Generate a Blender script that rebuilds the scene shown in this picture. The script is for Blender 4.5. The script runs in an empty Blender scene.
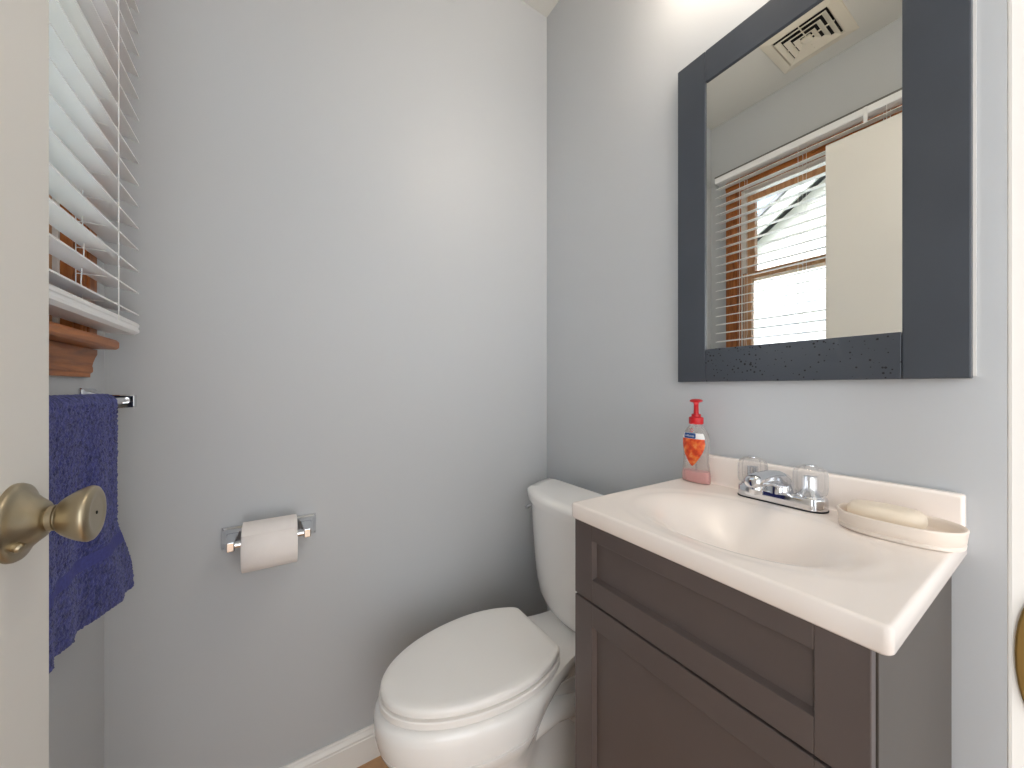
import bpy, bmesh, math, random
from mathutils import Vector, Matrix, noise
random.seed(7)
PI = math.pi
scene = bpy.context.scene
COL = scene.collection

# ------------------------------------------------------------------ camera
# X runs along the back wall to the right, Y goes away from the doorway, Z up
F_PX = 365.0
cam_d = bpy.data.cameras.new('camera')
cam_d.sensor_fit = 'HORIZONTAL'
cam_d.sensor_width = 36.0
cam_d.lens = F_PX / 1024 * 36.0
cam_d.shift_y = 3.5 / 1024
cam_d.clip_start = 0.005
cam = bpy.data.objects.new('camera', cam_d)
COL.objects.link(cam)
YAW = math.atan(232 / 365)
cam.location = (0, 0, 1.056)
cam.rotation_euler = (PI / 2, 0, -YAW)
scene.camera = cam

# ------------------------------------------------------------------ world, sun, exposure
W = bpy.data.worlds.new('sky')
scene.world = W
W.use_nodes = True
wn = W.node_tree
wn.nodes.clear()
w_out = wn.nodes.new('ShaderNodeOutputWorld')
w_bg = wn.nodes.new('ShaderNodeBackground')
w_sky = wn.nodes.new('ShaderNodeTexSky')
w_sky.sky_type = 'NISHITA'
w_sky.sun_disc = False
w_sky.sun_elevation = math.radians(48)
w_sky.sun_rotation = math.radians(110)
w_sky.dust_density = 2.0
w_bg.inputs['Strength'].default_value = 1.0
wn.links.new(w_sky.outputs[0], w_bg.inputs[0])
wn.links.new(w_bg.outputs[0], w_out.inputs[0])

sun_d = bpy.data.lights.new('sun', 'SUN')
sun_d.energy = 4.5
sun_d.angle = 0.01
sun_d.color = (1, .96, .9)
sun = bpy.data.objects.new('sun', sun_d)
COL.objects.link(sun)
sun.location = (6, -3, 8)
sun.rotation_euler = Vector((.62, -.35, .75)).to_track_quat('Z', 'Y').to_euler()

hall_d = bpy.data.lights.new('hall_fill', 'AREA')
hall_d.shape = 'RECTANGLE'      # added soft fill light behind the camera, not a known window
hall_d.size = 1.9
hall_d.size_y = 2.0
hall_d.energy = 26
hall_d.color = (.965, .985, 1)
hall = bpy.data.objects.new('hall_fill', hall_d)
COL.objects.link(hall)
hall.location = (-.15, -1.45, 1.08)
hall.rotation_euler = (math.radians(90), 0, 0)

side_d = bpy.data.lights.new('hall_side_fill', 'AREA')
side_d.shape = 'RECTANGLE'      # added fill light from the hall's left end towards the mirror wall
side_d.size = 1.2
side_d.size_y = 1.8
side_d.energy = 37
side_d.color = (.95, .975, 1)
side = bpy.data.objects.new('hall_side_fill', side_d)
COL.objects.link(side)
side.location = (-1.78, -.80, 1.25)
side.rotation_euler = (math.radians(90), 0, math.radians(-90))

GLOBE_EMIT = 26.0            # strength of the bulbs of the vanity light

scene.view_settings.view_transform = 'Standard'
scene.view_settings.look = 'None'
scene.view_settings.gamma = 1.0
scene.view_settings.use_curve_mapping = False
scene.view_settings.exposure = 0.17
scene.cycles.use_denoising = True
scene.cycles.max_bounces = 14
scene.cycles.diffuse_bounces = 8
scene.cycles.glossy_bounces = 6
scene.cycles.transmission_bounces = 12
scene.cycles.transparent_max_bounces = 16
scene.cycles.sample_clamp_indirect = 6.0
scene.cycles.caustics_refractive = True

# ------------------------------------------------------------------ materials
def srgb(r, g, b):
    def f(c):
        c /= 255.0
        return c / 12.92 if c <= 0.04045 else ((c + 0.055) / 1.055) ** 2.4
    return (f(r), f(g), f(b), 1)

def mat(name, col, rough=0.5, metal=0.0, noise_scale=None, noise_amt=0.04, bump=0.0, bump_scale=200.0,
        spec=0.5, coat=0.0, stretch=None, trans=0.0, ior=1.45, sss=0.0):
    m = bpy.data.materials.new(name)
    m.use_nodes = True
    nt = m.node_tree
    b = nt.nodes['Principled BSDF']
    b.inputs['Base Color'].default_value = col
    b.inputs['Roughness'].default_value = rough
    b.inputs['Metallic'].default_value = metal
    b.inputs['Specular IOR Level'].default_value = spec
    b.inputs['Coat Weight'].default_value = coat
    b.inputs['Transmission Weight'].default_value = trans
    b.inputs['IOR'].default_value = ior
    tc = nt.nodes.new('ShaderNodeTexCoord')
    mp = nt.nodes.new('ShaderNodeMapping')
    if stretch:
        mp.inputs['Scale'].default_value = stretch
    nt.links.new(tc.outputs['Object'], mp.inputs['Vector'])
    if noise_scale:
        n = nt.nodes.new('ShaderNodeTexNoise')
        n.inputs['Scale'].default_value = noise_scale
        n.inputs['Detail'].default_value = 6
        nt.links.new(mp.outputs[0], n.inputs['Vector'])
        r = nt.nodes.new('ShaderNodeValToRGB')
        r.color_ramp.elements[0].position = 0.3
        r.color_ramp.elements[1].position = 0.7
        r.color_ramp.elements[0].color = tuple(max(0, c * (1 - noise_amt)) for c in col[:3]) + (1,)
        r.color_ramp.elements[1].color = tuple(min(1, c * (1 + noise_amt)) for c in col[:3]) + (1,)
        nt.links.new(n.outputs['Fac'], r.inputs[0])
        nt.links.new(r.outputs[0], b.inputs['Base Color'])
    if bump:
        n2 = nt.nodes.new('ShaderNodeTexNoise')
        n2.inputs['Scale'].default_value = bump_scale
        n2.inputs['Detail'].default_value = 3
        nt.links.new(mp.outputs[0], n2.inputs['Vector'])
        bp = nt.nodes.new('ShaderNodeBump')
        bp.inputs['Strength'].default_value = bump
        bp.inputs['Distance'].default_value = 0.002
        nt.links.new(n2.outputs['Fac'], bp.inputs['Height'])
        nt.links.new(bp.outputs[0], b.inputs['Normal'])
    return m

M = {}
M['wall'] = mat('wall_paint', srgb(190, 193, 196), 0.45, noise_scale=1.5, noise_amt=0.008, bump=0.05, bump_scale=350)
M['ceiling'] = mat('ceiling_paint', srgb(212, 212, 208), 0.8, noise_scale=2, noise_amt=0.008)
M['trim'] = mat('trim_paint', srgb(232, 230, 226), 0.3, noise_scale=3, noise_amt=0.008)
M['door'] = mat('door_paint', srgb(226, 223, 217), 0.35, noise_scale=4, noise_amt=0.01)
M['porcelain'] = mat('porcelain', srgb(246, 245, 243), 0.12, noise_scale=2, noise_amt=0.004, coat=0.4)
M['seat'] = mat('seat_plastic', srgb(246, 244, 241), 0.28, noise_scale=3, noise_amt=0.005)
M['counter'] = mat('cultured_marble', srgb(246, 237, 230), 0.22, noise_scale=6, noise_amt=0.008)
M['dish'] = mat('ivory_ceramic', srgb(238, 226, 214), 0.3, noise_scale=8, noise_amt=0.01)
M['soap'] = mat('bar_soap', srgb(240, 226, 206), 0.4, noise_scale=20, noise_amt=0.015)
M['cabinet'] = mat('espresso_paint', srgb(92, 82, 79), 0.38, noise_scale=12, noise_amt=0.04, bump=0.03, bump_scale=90)
M['cabinet_side'] = mat('espresso_side_toned', srgb(77, 70, 64), 0.42, noise_scale=12, noise_amt=0.04)  # same espresso finish, base colour shifted to set the side's light level
M['dark'] = mat('shade_fill', srgb(22, 20, 19), 0.8, noise_scale=5, noise_amt=0.05)  # dark colour standing in for shade inside openings
M['chrome'] = mat('chrome', srgb(222, 224, 228), 0.06, 1.0, noise_scale=8, noise_amt=0.01)
M['brass'] = mat('brushed_brass', srgb(174, 162, 138), 0.37, 1.0, noise_scale=40, noise_amt=0.05)
M['brass_strike'] = mat('strike_brass', srgb(150, 122, 72), 0.35, 1.0, noise_scale=40, noise_amt=0.05)
M['blind'] = mat('blind_white', srgb(236, 237, 238), 0.35, noise_scale=5, noise_amt=0.006)
M['cord'] = mat('cord_white', srgb(235, 235, 232), 0.7, noise_scale=90, noise_amt=0.03)
M['paper'] = mat('tissue_paper', srgb(240, 234, 230), 0.9, noise_scale=60, noise_amt=0.012, bump=0.12, bump_scale=300)
M['cardboard'] = mat('cardboard', srgb(150, 120, 92), 0.9, noise_scale=60, noise_amt=0.05)
M['vent'] = mat('vent_plastic', srgb(222, 216, 202), 0.5, noise_scale=10, noise_amt=0.015)
M['red'] = mat('red_plastic', srgb(196, 22, 30), 0.3, noise_scale=10, noise_amt=0.02)
M['pink'] = mat('pink_soap_liquid', srgb(232, 158, 156), 0.2, noise_scale=10, noise_amt=0.02)
M['blue_label'] = mat('blue_label', srgb(28, 74, 140), 0.4, noise_scale=30, noise_amt=0.02)
M['white_print'] = mat('white_print', srgb(240, 240, 240), 0.4, noise_scale=30, noise_amt=0.01)
M['siding'] = mat('white_siding', srgb(232, 230, 226), 0.6, noise_scale=2, noise_amt=0.01)
M['shingle'] = mat('grey_shingle', srgb(128, 128, 132), 0.9, noise_scale=14, noise_amt=0.25)
M['rake'] = mat('grey_rake_paint', srgb(168, 168, 165), 0.6, noise_scale=3, noise_amt=0.02)
M['ground'] = mat('lawn', srgb(92, 110, 66), 0.95, noise_scale=3, noise_amt=0.25)
M['strip_grey'] = mat('grey_strip', srgb(110, 108, 104), 0.5, 0.3, noise_scale=10, noise_amt=0.03)
M['rubber'] = mat('rubber', srgb(40, 40, 42), 0.8, noise_scale=10, noise_amt=0.05)

def mat_wood(name, c1, c2, scale=(1, 1, 1), rough=0.4):
    m = bpy.data.materials.new(name)
    m.use_nodes = True
    nt = m.node_tree
    b = nt.nodes['Principled BSDF']
    b.inputs['Roughness'].default_value = rough
    tc = nt.nodes.new('ShaderNodeTexCoord')
    mp = nt.nodes.new('ShaderNodeMapping')
    mp.inputs['Scale'].default_value = scale
    n = nt.nodes.new('ShaderNodeTexNoise')
    n.inputs['Scale'].default_value = 14
    n.inputs['Detail'].default_value = 8
    n.inputs['Distortion'].default_value = 1.2
    r = nt.nodes.new('ShaderNodeValToRGB')
    r.color_ramp.elements[0].position = 0.32
    r.color_ramp.elements[1].position = 0.68
    r.color_ramp.elements[0].color = c1
    r.color_ramp.elements[1].color = c2
    bp = nt.nodes.new('ShaderNodeBump')
    bp.inputs['Strength'].default_value = 0.08
    bp.inputs['Distance'].default_value = 0.002
    nt.links.new(tc.outputs['Object'], mp.inputs[0])
    nt.links.new(mp.outputs[0], n.inputs['Vector'])
    nt.links.new(n.outputs['Fac'], r.inputs[0])
    nt.links.new(r.outputs[0], b.inputs['Base Color'])
    nt.links.new(n.outputs['Fac'], bp.inputs['Height'])
    nt.links.new(bp.outputs[0], b.inputs['Normal'])
    return m
M['pine_v'] = mat_wood('stained_pine_upright', srgb(146, 80, 34), srgb(190, 118, 58), (5, 5, .6))
M['pine_h'] = mat_wood('stained_pine_level', srgb(138, 76, 28), srgb(182, 110, 46), (5, .6, 5))
M['sash'] = mat_wood('sash_pine', srgb(176, 124, 84), srgb(206, 156, 112), (5, 5, .6))

def mat_floor():
    m = bpy.data.materials.new('tan_tile_floor')
    m.use_nodes = True
    nt = m.node_tree
    b = nt.nodes['Principled BSDF']
    b.inputs['Roughness'].default_value = 0.35
    tc = nt.nodes.new('ShaderNodeTexCoord')
    n = nt.nodes.new('ShaderNodeTexNoise')
    n.inputs['Scale'].default_value = 9
    n.inputs['Detail'].default_value = 9
    n.inputs['Roughness'].default_value = 0.65
    r = nt.nodes.new('ShaderNodeValToRGB')
    r.color_ramp.elements[0].position = 0.3
    r.color_ramp.elements[0].color = srgb(168, 126, 92)
    r.color_ramp.elements[1].position = 0.7
    r.color_ramp.elements[1].color = srgb(216, 196, 164)
    e = r.color_ramp.elements.new(0.5)
    e.color = srgb(196, 154, 114)
    nt.links.new(tc.outputs['Object'], n.inputs['Vector'])
    nt.links.new(n.outputs['Fac'], r.inputs[0])
    br = nt.nodes.new('ShaderNodeTexBrick')
    br.offset = 0.0
    br.inputs['Scale'].default_value = 1.0
    br.inputs['Brick Width'].default_value = 0.3
    br.inputs['Row Height'].default_value = 0.3
    br.inputs['Mortar Size'].default_value = 0.003
    br.inputs['Mortar'].default_value = srgb(150, 132, 108)
    nt.links.new(tc.outputs['Object'], br.inputs['Vector'])
    nt.links.new(r.outputs[0], br.inputs['Color1'])
    nt.links.new(r.outputs[0], br.inputs['Color2'])
    nt.links.new(br.outputs['Color'], b.inputs['Base Color'])
    return m
M['floor'] = mat_floor()

def mat_mirror():
    m = bpy.data.materials.new('silvered_glass')
    m.use_nodes = True
    nt = m.node_tree
    b = nt.nodes['Principled BSDF']
    b.inputs['Base Color'].default_value = (.91, .915, .875, 1)
    b.inputs['Metallic'].default_value = 1.0
    b.inputs['Roughness'].default_value = 0.0
    return m
M['mirror'] = mat_mirror()

def mat_frame():
    # dark satin frame; water spots dried on the lower rail are a part of it
    m = mat('dark_frame_paint', srgb(64, 69, 77), 0.32, noise_scale=9, noise_amt=0.06)
    return m
M['frame'] = mat_frame()

def mat_spotted():
    m = mat('dark_frame_paint_water_spots', srgb(64, 69, 77), 0.32)
    nt = m.node_tree
    b = nt.nodes['Principled BSDF']
    tc = nt.nodes.new('ShaderNodeTexCoord')
    v = nt.nodes.new('ShaderNodeTexVoronoi')
    v.inputs['Scale'].default_value = 130
    v.inputs['Randomness'].default_value = 1.0
    n = nt.nodes.new('ShaderNodeTexNoise')
    n.inputs['Scale'].default_value = 25
    lt = nt.nodes.new('ShaderNodeMath')
    lt.operation = 'LESS_THAN'
    mul = nt.nodes.new('ShaderNodeMath')
    mul.operation = 'MULTIPLY_ADD'
    mul.inputs[1].default_value = 0.85
    mul.inputs[2].default_value = -0.24
    nt.links.new(tc.outputs['Object'], v.inputs['Vector'])
    nt.links.new(tc.outputs['Object'], n.inputs['Vector'])
    nt.links.new(n.outputs['Fac'], mul.inputs[0])
    nt.links.new(v.outputs['Distance'], lt.inputs[0])
    nt.links.new(mul.outputs[0], lt.inputs[1])
    mx = nt.nodes.new('ShaderNodeMix')
    mx.data_type = 'RGBA'
    mx.inputs['A'].default_value = srgb(64, 69, 77)
    mx.inputs['B'].default_value = srgb(16, 16, 18)
    nt.links.new(lt.outputs[0], mx.inputs['Factor'])
    nt.links.new(mx.outputs['Result'], b.inputs['Base Color'])
    mr = nt.nodes.new('ShaderNodeMath')
    mr.operation = 'MULTIPLY_ADD'
    mr.inputs[1].default_value = 0.5
    mr.inputs[2].default_value = 0.32
    nt.links.new(lt.outputs[0], mr.inputs[0])
    nt.links.new(mr.outputs[0], b.inputs['Roughness'])
    return m
M['frame_spots'] = mat_spotted()

def mat_pane():
    m = bpy.data.materials.new('window_glass')
    m.use_nodes = True
    nt = m.node_tree
    nt.nodes.clear()
    o = nt.nodes.new('ShaderNodeOutputMaterial')
    t = nt.nodes.new('ShaderNodeBsdfTransparent')
    t.inputs[0].default_value = (.95, .97, .97, 1)
    g = nt.nodes.new('ShaderNodeBsdfGlossy')
    g.inputs['Roughness'].default_value = 0.0
    fr = nt.nodes.new('ShaderNodeFresnel')
    fr.inputs[0].default_value = 1.3
    mx = nt.nodes.new('ShaderNodeMixShader')
    nt.links.new(fr.outputs[0], mx.inputs[0])
    nt.links.new(t.outputs[0], mx.inputs[1])
    nt.links.new(g.outputs[0], mx.inputs[2])
    nt.links.new(mx.outputs[0], o.inputs[0])
    return m
M['pane'] = mat_pane()

def mat_acrylic(name, tint, rough=0.02, milk=0.0):
    m = bpy.data.materials.new(name)
    m.use_nodes = True
    nt = m.node_tree
    nt.nodes.clear()
    o = nt.nodes.new('ShaderNodeOutputMaterial')
    t = nt.nodes.new('ShaderNodeBsdfTransparent')
    t.inputs[0].default_value = tint
    g = nt.nodes.new('ShaderNodeBsdfGlass')
    g.inputs['Roughness'].default_value = rough
    g.inputs['IOR'].default_value = 1.3
    g.inputs['Color'].default_value = tint
    mx = nt.nodes.new('ShaderNodeMixShader')
    mx.inputs[0].default_value = 0.25
    nt.links.new(t.outputs[0], mx.inputs[1])
    nt.links.new(g.outputs[0], mx.inputs[2])
    d = nt.nodes.new('ShaderNodeBsdfTranslucent')
    d.inputs[0].default_value = (.9, .89, .88, 1)
    d2 = nt.nodes.new('ShaderNodeBsdfDiffuse')
    d2.inputs[0].default_value = (.9, .89, .88, 1)
    md = nt.nodes.new('ShaderNodeMixShader')
    md.inputs[0].default_value = 0.5
    nt.links.new(d.outputs[0], md.inputs[1])
    nt.links.new(d2.outputs[0], md.inputs[2])
    m2 = nt.nodes.new('ShaderNodeMixShader')
    m2.inputs[0].default_value = milk
    nt.links.new(mx.outputs[0], m2.inputs[1])
    nt.links.new(md.outputs[0], m2.inputs[2])
    nt.links.new(m2.outputs[0], o.inputs[0])
    return m
M['acrylic'] = mat_acrylic('clear_acrylic', (.98, .98, .98, 1), .02, .16)
M['bottle'] = mat_acrylic('clear_bottle', (.97, .96, .95, 1), 0.05, .20)

def mat_towel():
    m = mat('navy_terry', srgb(58, 62, 118), 0.95, noise_scale=120, noise_amt=0.55, bump=0.9, bump_scale=260, spec=0.1)
    b = m.node_tree.nodes['Principled BSDF']
    b.inputs['Sheen Weight'].default_value = 0.35
    b.inputs['Sheen Roughness'].default_value = 0.5
    b.inputs['Sheen Tint'].default_value = (.55, .58, .85, 1)
    return m
M['towel'] = mat_towel()
M['towel_band'] = mat('navy_woven_band', srgb(74, 78, 142), 0.8, noise_scale=220, noise_amt=0.12, bump=0.3, bump_scale=500, spec=0.2)

def mat_globe():
    m = mat('frosted_bulb', srgb(255, 244, 224), 0.4)
    b = m.node_tree.nodes['Principled BSDF']
    b.inputs['Emission Color'].default_value = (1.0, .87, .72, 1)
    b.inputs['Emission Strength'].default_value = GLOBE_EMIT
    return m
M['globe'] = mat_globe()

def mat_art():
    # orange and yellow fruit print of the soap label
    m = bpy.data.materials.new('fruit_label_print')
    m.use_nodes = True
    nt = m.node_tree
    b = nt.nodes['Principled BSDF']
    b.inputs['Roughness'].default_value = 0.4
    tc = nt.nodes.new('ShaderNodeTexCoord')
    v = nt.nodes.new('ShaderNodeTexVoronoi')
    v.inputs['Scale'].default_value = 110
    n = nt.nodes.new('ShaderNodeTexNoise')
    n.inputs['Scale'].default_value = 70
    r = nt.nodes.new('ShaderNodeValToRGB')
    cr = r.color_ramp
    cr.elements[0].position = 0.30
    cr.elements[0].color = srgb(176, 44, 22)
    cr.elements[1].position = 0.72
    cr.elements[1].color = srgb(240, 176, 120)
    e = cr.elements.new(0.48)
    e.color = srgb(222, 76, 34)
    e = cr.elements.new(0.6)
    e.color = srgb(232, 120, 50)
    nt.links.new(tc.outputs['Object'], n.inputs['Vector'])
    nt.links.new(n.outputs['Fac'], r.inputs[0])
    nt.links.new(r.outputs[0], b.inputs['Base Color'])
    return m
M['art'] = mat_art()

# ------------------------------------------------------------------ builders
ORIGIN = {}

class MB:
    def __init__(self):
        self.bm = bmesh.new()
        self.mi = 0
    def face(self, vs):
        try:
            f = self.bm.faces.new(vs)
            f.material_index = self.mi
            return f
        except ValueError:
            return None
    def box(self, x0, x1, y0, y1, z0, z1):
        v = [self.bm.verts.new((x, y, z)) for x in (x0, x1) for y in (y0, y1) for z in (z0, z1)]
        for q in ((0, 1, 3, 2), (4, 6, 7, 5), (0, 4, 5, 1), (2, 3, 7, 6), (0, 2, 6, 4), (1, 5, 7, 3)):
            self.face([v[i] for i in q])
        return self
    def loft(self, rings, cap0=True, cap1=True, closed=True):
        R = [[self.bm.verts.new(p) for p in ring] for ring in rings]
        n = len(R[0])
        for a, b in zip(R[:-1], R[1:]):
            for i in range(n if closed else n - 1):
                j = (i + 1) % n
                self.face([a[i], a[j], b[j], b[i]])
        if cap0:
            self.face(list(reversed(R[0])))
        if cap1:
            self.face(R[-1])
        return R
    def lathe(self, prof, org, axis=(0, 0, 1), seg=40, cap0=True, cap1=True, sx=1.0, sy=1.0):
        ax = Vector(axis).normalized()
        u = ax.orthogonal().normalized()
        if abs(ax.z) > .99:
            u = Vector((1, 0, 0))
        w = ax.cross(u)
        o = Vector(org)
        rings = []
        for r, h in prof:
            rings.append([o + ax * h + u * (r * sx * math.cos(2 * PI * k / seg)) + w * (r * sy * math.sin(2 * PI * k / seg)) for k in range(seg)])
        self.loft(rings, cap0, cap1)
        return self
    def tube(self, pts, r, seg=10, caps=True):
        pts = [Vector(p) for p in pts]
        rings = []
        up = None
        for i, p in enumerate(pts):
            t = (pts[min(i + 1, len(pts) - 1)] - pts[max(i - 1, 0)]).normalized()
            if up is None:
                up = t.orthogonal().normalized()
            up = (up - t * up.dot(t)).normalized()
            s = t.cross(up)
            rr = r[i] if isinstance(r, (list, tuple)) else r
            rings.append([p + up * (rr * math.cos(2 * PI * k / seg)) + s * (rr * math.sin(2 * PI * k / seg)) for k in range(seg)])
        self.loft(rings, caps, caps)
        return self
    def prism(self, poly, axis, a0, a1):
        # polygon extruded along an axis: 'x' -> poly (y,z), 'y' -> (x,z), 'z' -> (x,y)
        def P(p, a):
            return {'x': (a, p[0], p[1]), 'y': (p[0], a, p[1]), 'z': (p[0], p[1], a)}[axis]
        self.loft([[P(p, a0) for p in poly], [P(p, a1) for p in poly]])
        return self
    def build(self, name, m, parent=None, loc=None, bevel=0, smooth=False, seg=2, angle=35, subsurf=0, kind=None):
        bmesh.ops.recalc_face_normals(self.bm, faces=self.bm.faces[:])
        if parent is not None:
            o3 = ORIGIN[parent.name]
        elif loc is not None:
            o3 = Vector(loc)
        else:
            o3 = Vector((0, 0, 0))
        bmesh.ops.translate(self.bm, verts=self.bm.verts[:], vec=-o3)
        me = bpy.data.meshes.new(name)
        self.bm.to_mesh(me)
        self.bm.free()
        for q in (m if isinstance(m, (list, tuple)) else [m]):
            me.materials.append(q)
        o = bpy.data.objects.new(name, me)
        COL.objects.link(o)
        if parent is not None:
            o.parent = parent
        else:
            o.location = o3
        ORIGIN[o.name] = o3
        if smooth:
            for p in me.polygons:
                p.use_smooth = True
            if not subsurf:
                me.set_sharp_from_angle(angle=math.radians(angle))
        if bevel:
            md = o.modifiers.new('bevel', 'BEVEL')
            md.width = bevel
            md.segments = seg
            md.limit_method = 'ANGLE'
            md.angle_limit = math.radians(40)
            md.harden_normals = False
        if subsurf:
            md = o.modifiers.new('subsurf', 'SUBSURF')
            md.levels = subsurf
            md.render_levels = subsurf
        if kind:
            o['kind'] = kind
        return o

def thing(name, loc, label=None, cat=None, group=None, kind=None):
    o = bpy.data.objects.new(name, None)
    COL.objects.link(o)
    o.empty_display_size = 0.05
    o.location = loc
    ORIGIN[o.name] = Vector(loc)
    tag(o, label, cat, group, kind)
    return o

def tag(o, label=None, cat=None, group=None, kind=None):
    if label: o['label'] = label
    if cat: o['category'] = cat
    if group: o['group'] = group
    if kind: o['kind'] = kind
    return o

def struct(o, label, cat):
    return tag(o, label, cat, None, 'structure')

# ------------------------------------------------------------------ room shell
XB, XC, YA, ZC = 0.856, -0.3095, 1.10, 2.462
YF = 0.006                      # room face of the front wall
WIN_Y0, WIN_Y1, WIN_Z0, WIN_Z1 = 0.345, 0.960, 1.15, 2.072
T = 0.115
struct(MB().box(XC - T, XB + T, -.10, YA + T, -0.1, 0).box(-2.0, XB + T, -1.8, -.10, -0.1, 0).build('floor', M['floor']), 'tan stone-look tile floor around the toilet', 'floor')
struct(MB().box(XC - T, XB + T, -.10, YA + T, ZC, ZC + .1).box(-2.0, XB + T, -1.8, -.10, ZC, ZC + .1).build('ceiling', M['ceiling']), 'flat pale grey ceiling of the small bathroom', 'ceiling')
struct(MB().box(XC - T, XB + T, YA, YA + T, 0, ZC).build('wall_back', M['wall']), 'pale grey wall behind the toilet paper holder', 'wall')
struct(MB().box(XB, XB + T, -1.6, YA, 0, ZC).build('wall_right', M['wall']), 'pale grey wall that carries the framed mirror', 'wall')
b = MB()
b.box(XC - T, XC, -.10, WIN_Y0, 0, ZC)
b.box(XC - T, XC, WIN_Y1, YA, 0, ZC)
b.box(XC - T, XC, WIN_Y0, WIN_Y1, 0, WIN_Z0)
b.box(XC - T, XC, WIN_Y0, WIN_Y1, WIN_Z1, ZC)
struct(b.build('wall_left', M['wall']), 'pale grey wall with the window above the towel', 'wall')
JR, JL = 0.310, -0.2375         # door opening
b = MB()
b.box(JR + .018, JR + .066, -.10, YF, 0, 2.075)  # wall right of this post left out so fill light reaches the vanity
b.box(-1.8, XC - T, -.10, YF, 0, ZC)
b.box(XC, JL - .018, -.10, YF, 0, ZC)
b.box(JL - .018, JR + .066, -.10, YF, 2.075, ZC)
struct(b.build('wall_front', M['wall']), 'wall with the doorway beside the vanity', 'wall')
b = MB()
b.box(-1.9, XB + T, -1.7, -1.6, 0, ZC)
b.box(-1.9, -1.8, -1.6, YF, 0, ZC)  # unseen hall widened to the left to hold the side fill
struct(b.build('wall_hall', M['wall']), 'walls of the hall outside the doorway', 'wall')

# baseboards with a stepped cap
def base_prof(d=1):
    return [(0, 0), (.014, 0), (.014, .066), (.0125, .068), (.0125, .074), (.0075, .083), (.007, .0875), (.005, .09), (0, .09)]
pb = base_prof()
b = MB(); b.prism([(YA - p[0], p[1]) for p in pb], 'x', XC, XB)
struct(b.build('baseboard_back', M['trim'], bevel=.0008), 'white moulded baseboard along the wall under the paper holder', 'baseboard')
b = MB(); b.prism([(XB - p[0], p[1]) for p in pb], 'y', .56, YA - .014)
struct(b.build('baseboard_right', M['trim'], bevel=.0008), 'white baseboard behind the toilet', 'baseboard')
b = MB(); b.prism([(XC + p[0], p[1]) for p in pb], 'y', YF, YA - .014)
struct(b.build('baseboard_left', M['trim'], bevel=.0008), 'white baseboard below the window', 'baseboard')

# door frame: jambs, stops, head and room-side casing on the right, brass strike plate
t = thing('trim_1', (JR, 0, 0), 'white painted door jamb at the right edge with brass strike plate', 'door frame', kind='structure')
b = MB()
b.box(JR, JR + .018, -.115, .0215, 0, 2.06)
b.box(JL - .018, JL, -.115, .0215, 0, 2.06)
b.box(JL - .018, JR + .018, -.115, .0215, 2.06, 2.078)
b.build('jamb', M['trim'], t, bevel=.0015)
b = MB()
b.box(JR - .011, JR, -.06, -.018, 0, 2.06)
b.box(JL, JL + .011, -.06, -.018, 0, 2.06)
b.box(JL, JR, -.06, -.018, 2.049, 2.06)
b.build('door_stop', M['trim'], t, bevel=.002)
b = MB()
b.box(JR + .019, JR + .07, YF, .020, 0, 2.10)
b.build('casing', M['trim'], t, bevel=.003)
b = MB()
pts = []
for k in range(13):
    a = -PI / 2 + PI * k / 12
    pts.append((.012 + .0072 * math.cos(a), .9245 + .0300 * math.sin(a)))
pts += [(-.012, .9545), (-.012, .8945)]
b.prism(pts, 'x', JR - .0025, JR)
b.build('strike_plate', M['brass_strike'], t, bevel=.0008)

# ------------------------------------------------------------------ open door with knob
DX = -0.1998                    # face seen from the doorway
DY1 = 0.5715                    # latch edge
t = thing('door_1', (DX - .017, .025, 0), 'cream white flush door standing open at the left with its brass knob', 'door', kind='structure')
MB().box(DX - .035, DX, .027, DY1, .012, 2.043).build('slab', M['door'], t, bevel=.0015)
KY, KZ = .5128, .9355
b = MB()
b.lathe([(.0, .0200), (.0100, .0200), (.0115, .0206), (.0118, .0245), (.0108, .0252), (.0108, .0264), (.0140, .0270), (.0172, .0300), (.0205, .0345), (.0236, .0395), (.0256, .0440), (.0262, .0465), (.0252, .0490),
         (.0222, .0508), (.0195, .0513), (.0168, .0506), (.0135, .0503), (.0040, .0503), (0, .0503)], (DX, KY, KZ), (1, 0, 0), 56, False, False)
knob = b.build('doorknob', M['brass'], t, smooth=True, angle=50)
b = MB()
b.lathe([(.0, 0), (.0345, 0), (.0345, .002), (.0335, .0042), (.0295, .0055), (.0265, .0075), (.0205, .0135), (.0160, .0185), (.0125, .0205), (0, .0205)], (DX, KY, KZ), (1, 0, 0), 56, False, False)
b.build('rosette', M['brass'], knob, smooth=True, angle=50)
MB().lathe([(0, 0), (.0016, 0), (.0016, .0006), (0, .0006)], (DX + .0502, KY, KZ), (1, 0, 0), 16, False, False).build('privacy_pinhole', M['dark'], knob)
b = MB()
b.lathe([(0, 0), (.0042, 0), (.0042, .004), (.003, .0055), (0, .006)], (DX + .0075, KY - .019, KZ - .0165), (.85, -.35, -.35), 20, False, False)
b.build('rosette_screw', M['brass'], knob, smooth=True)
for hz in (.25, 1.02, 1.80):
    MB().tube([(DX - .001, .0225, hz - .045), (DX - .001, .0225, hz + .045)], .0055, 14).build('hinge', M['brass'], t, smooth=True)

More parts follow.
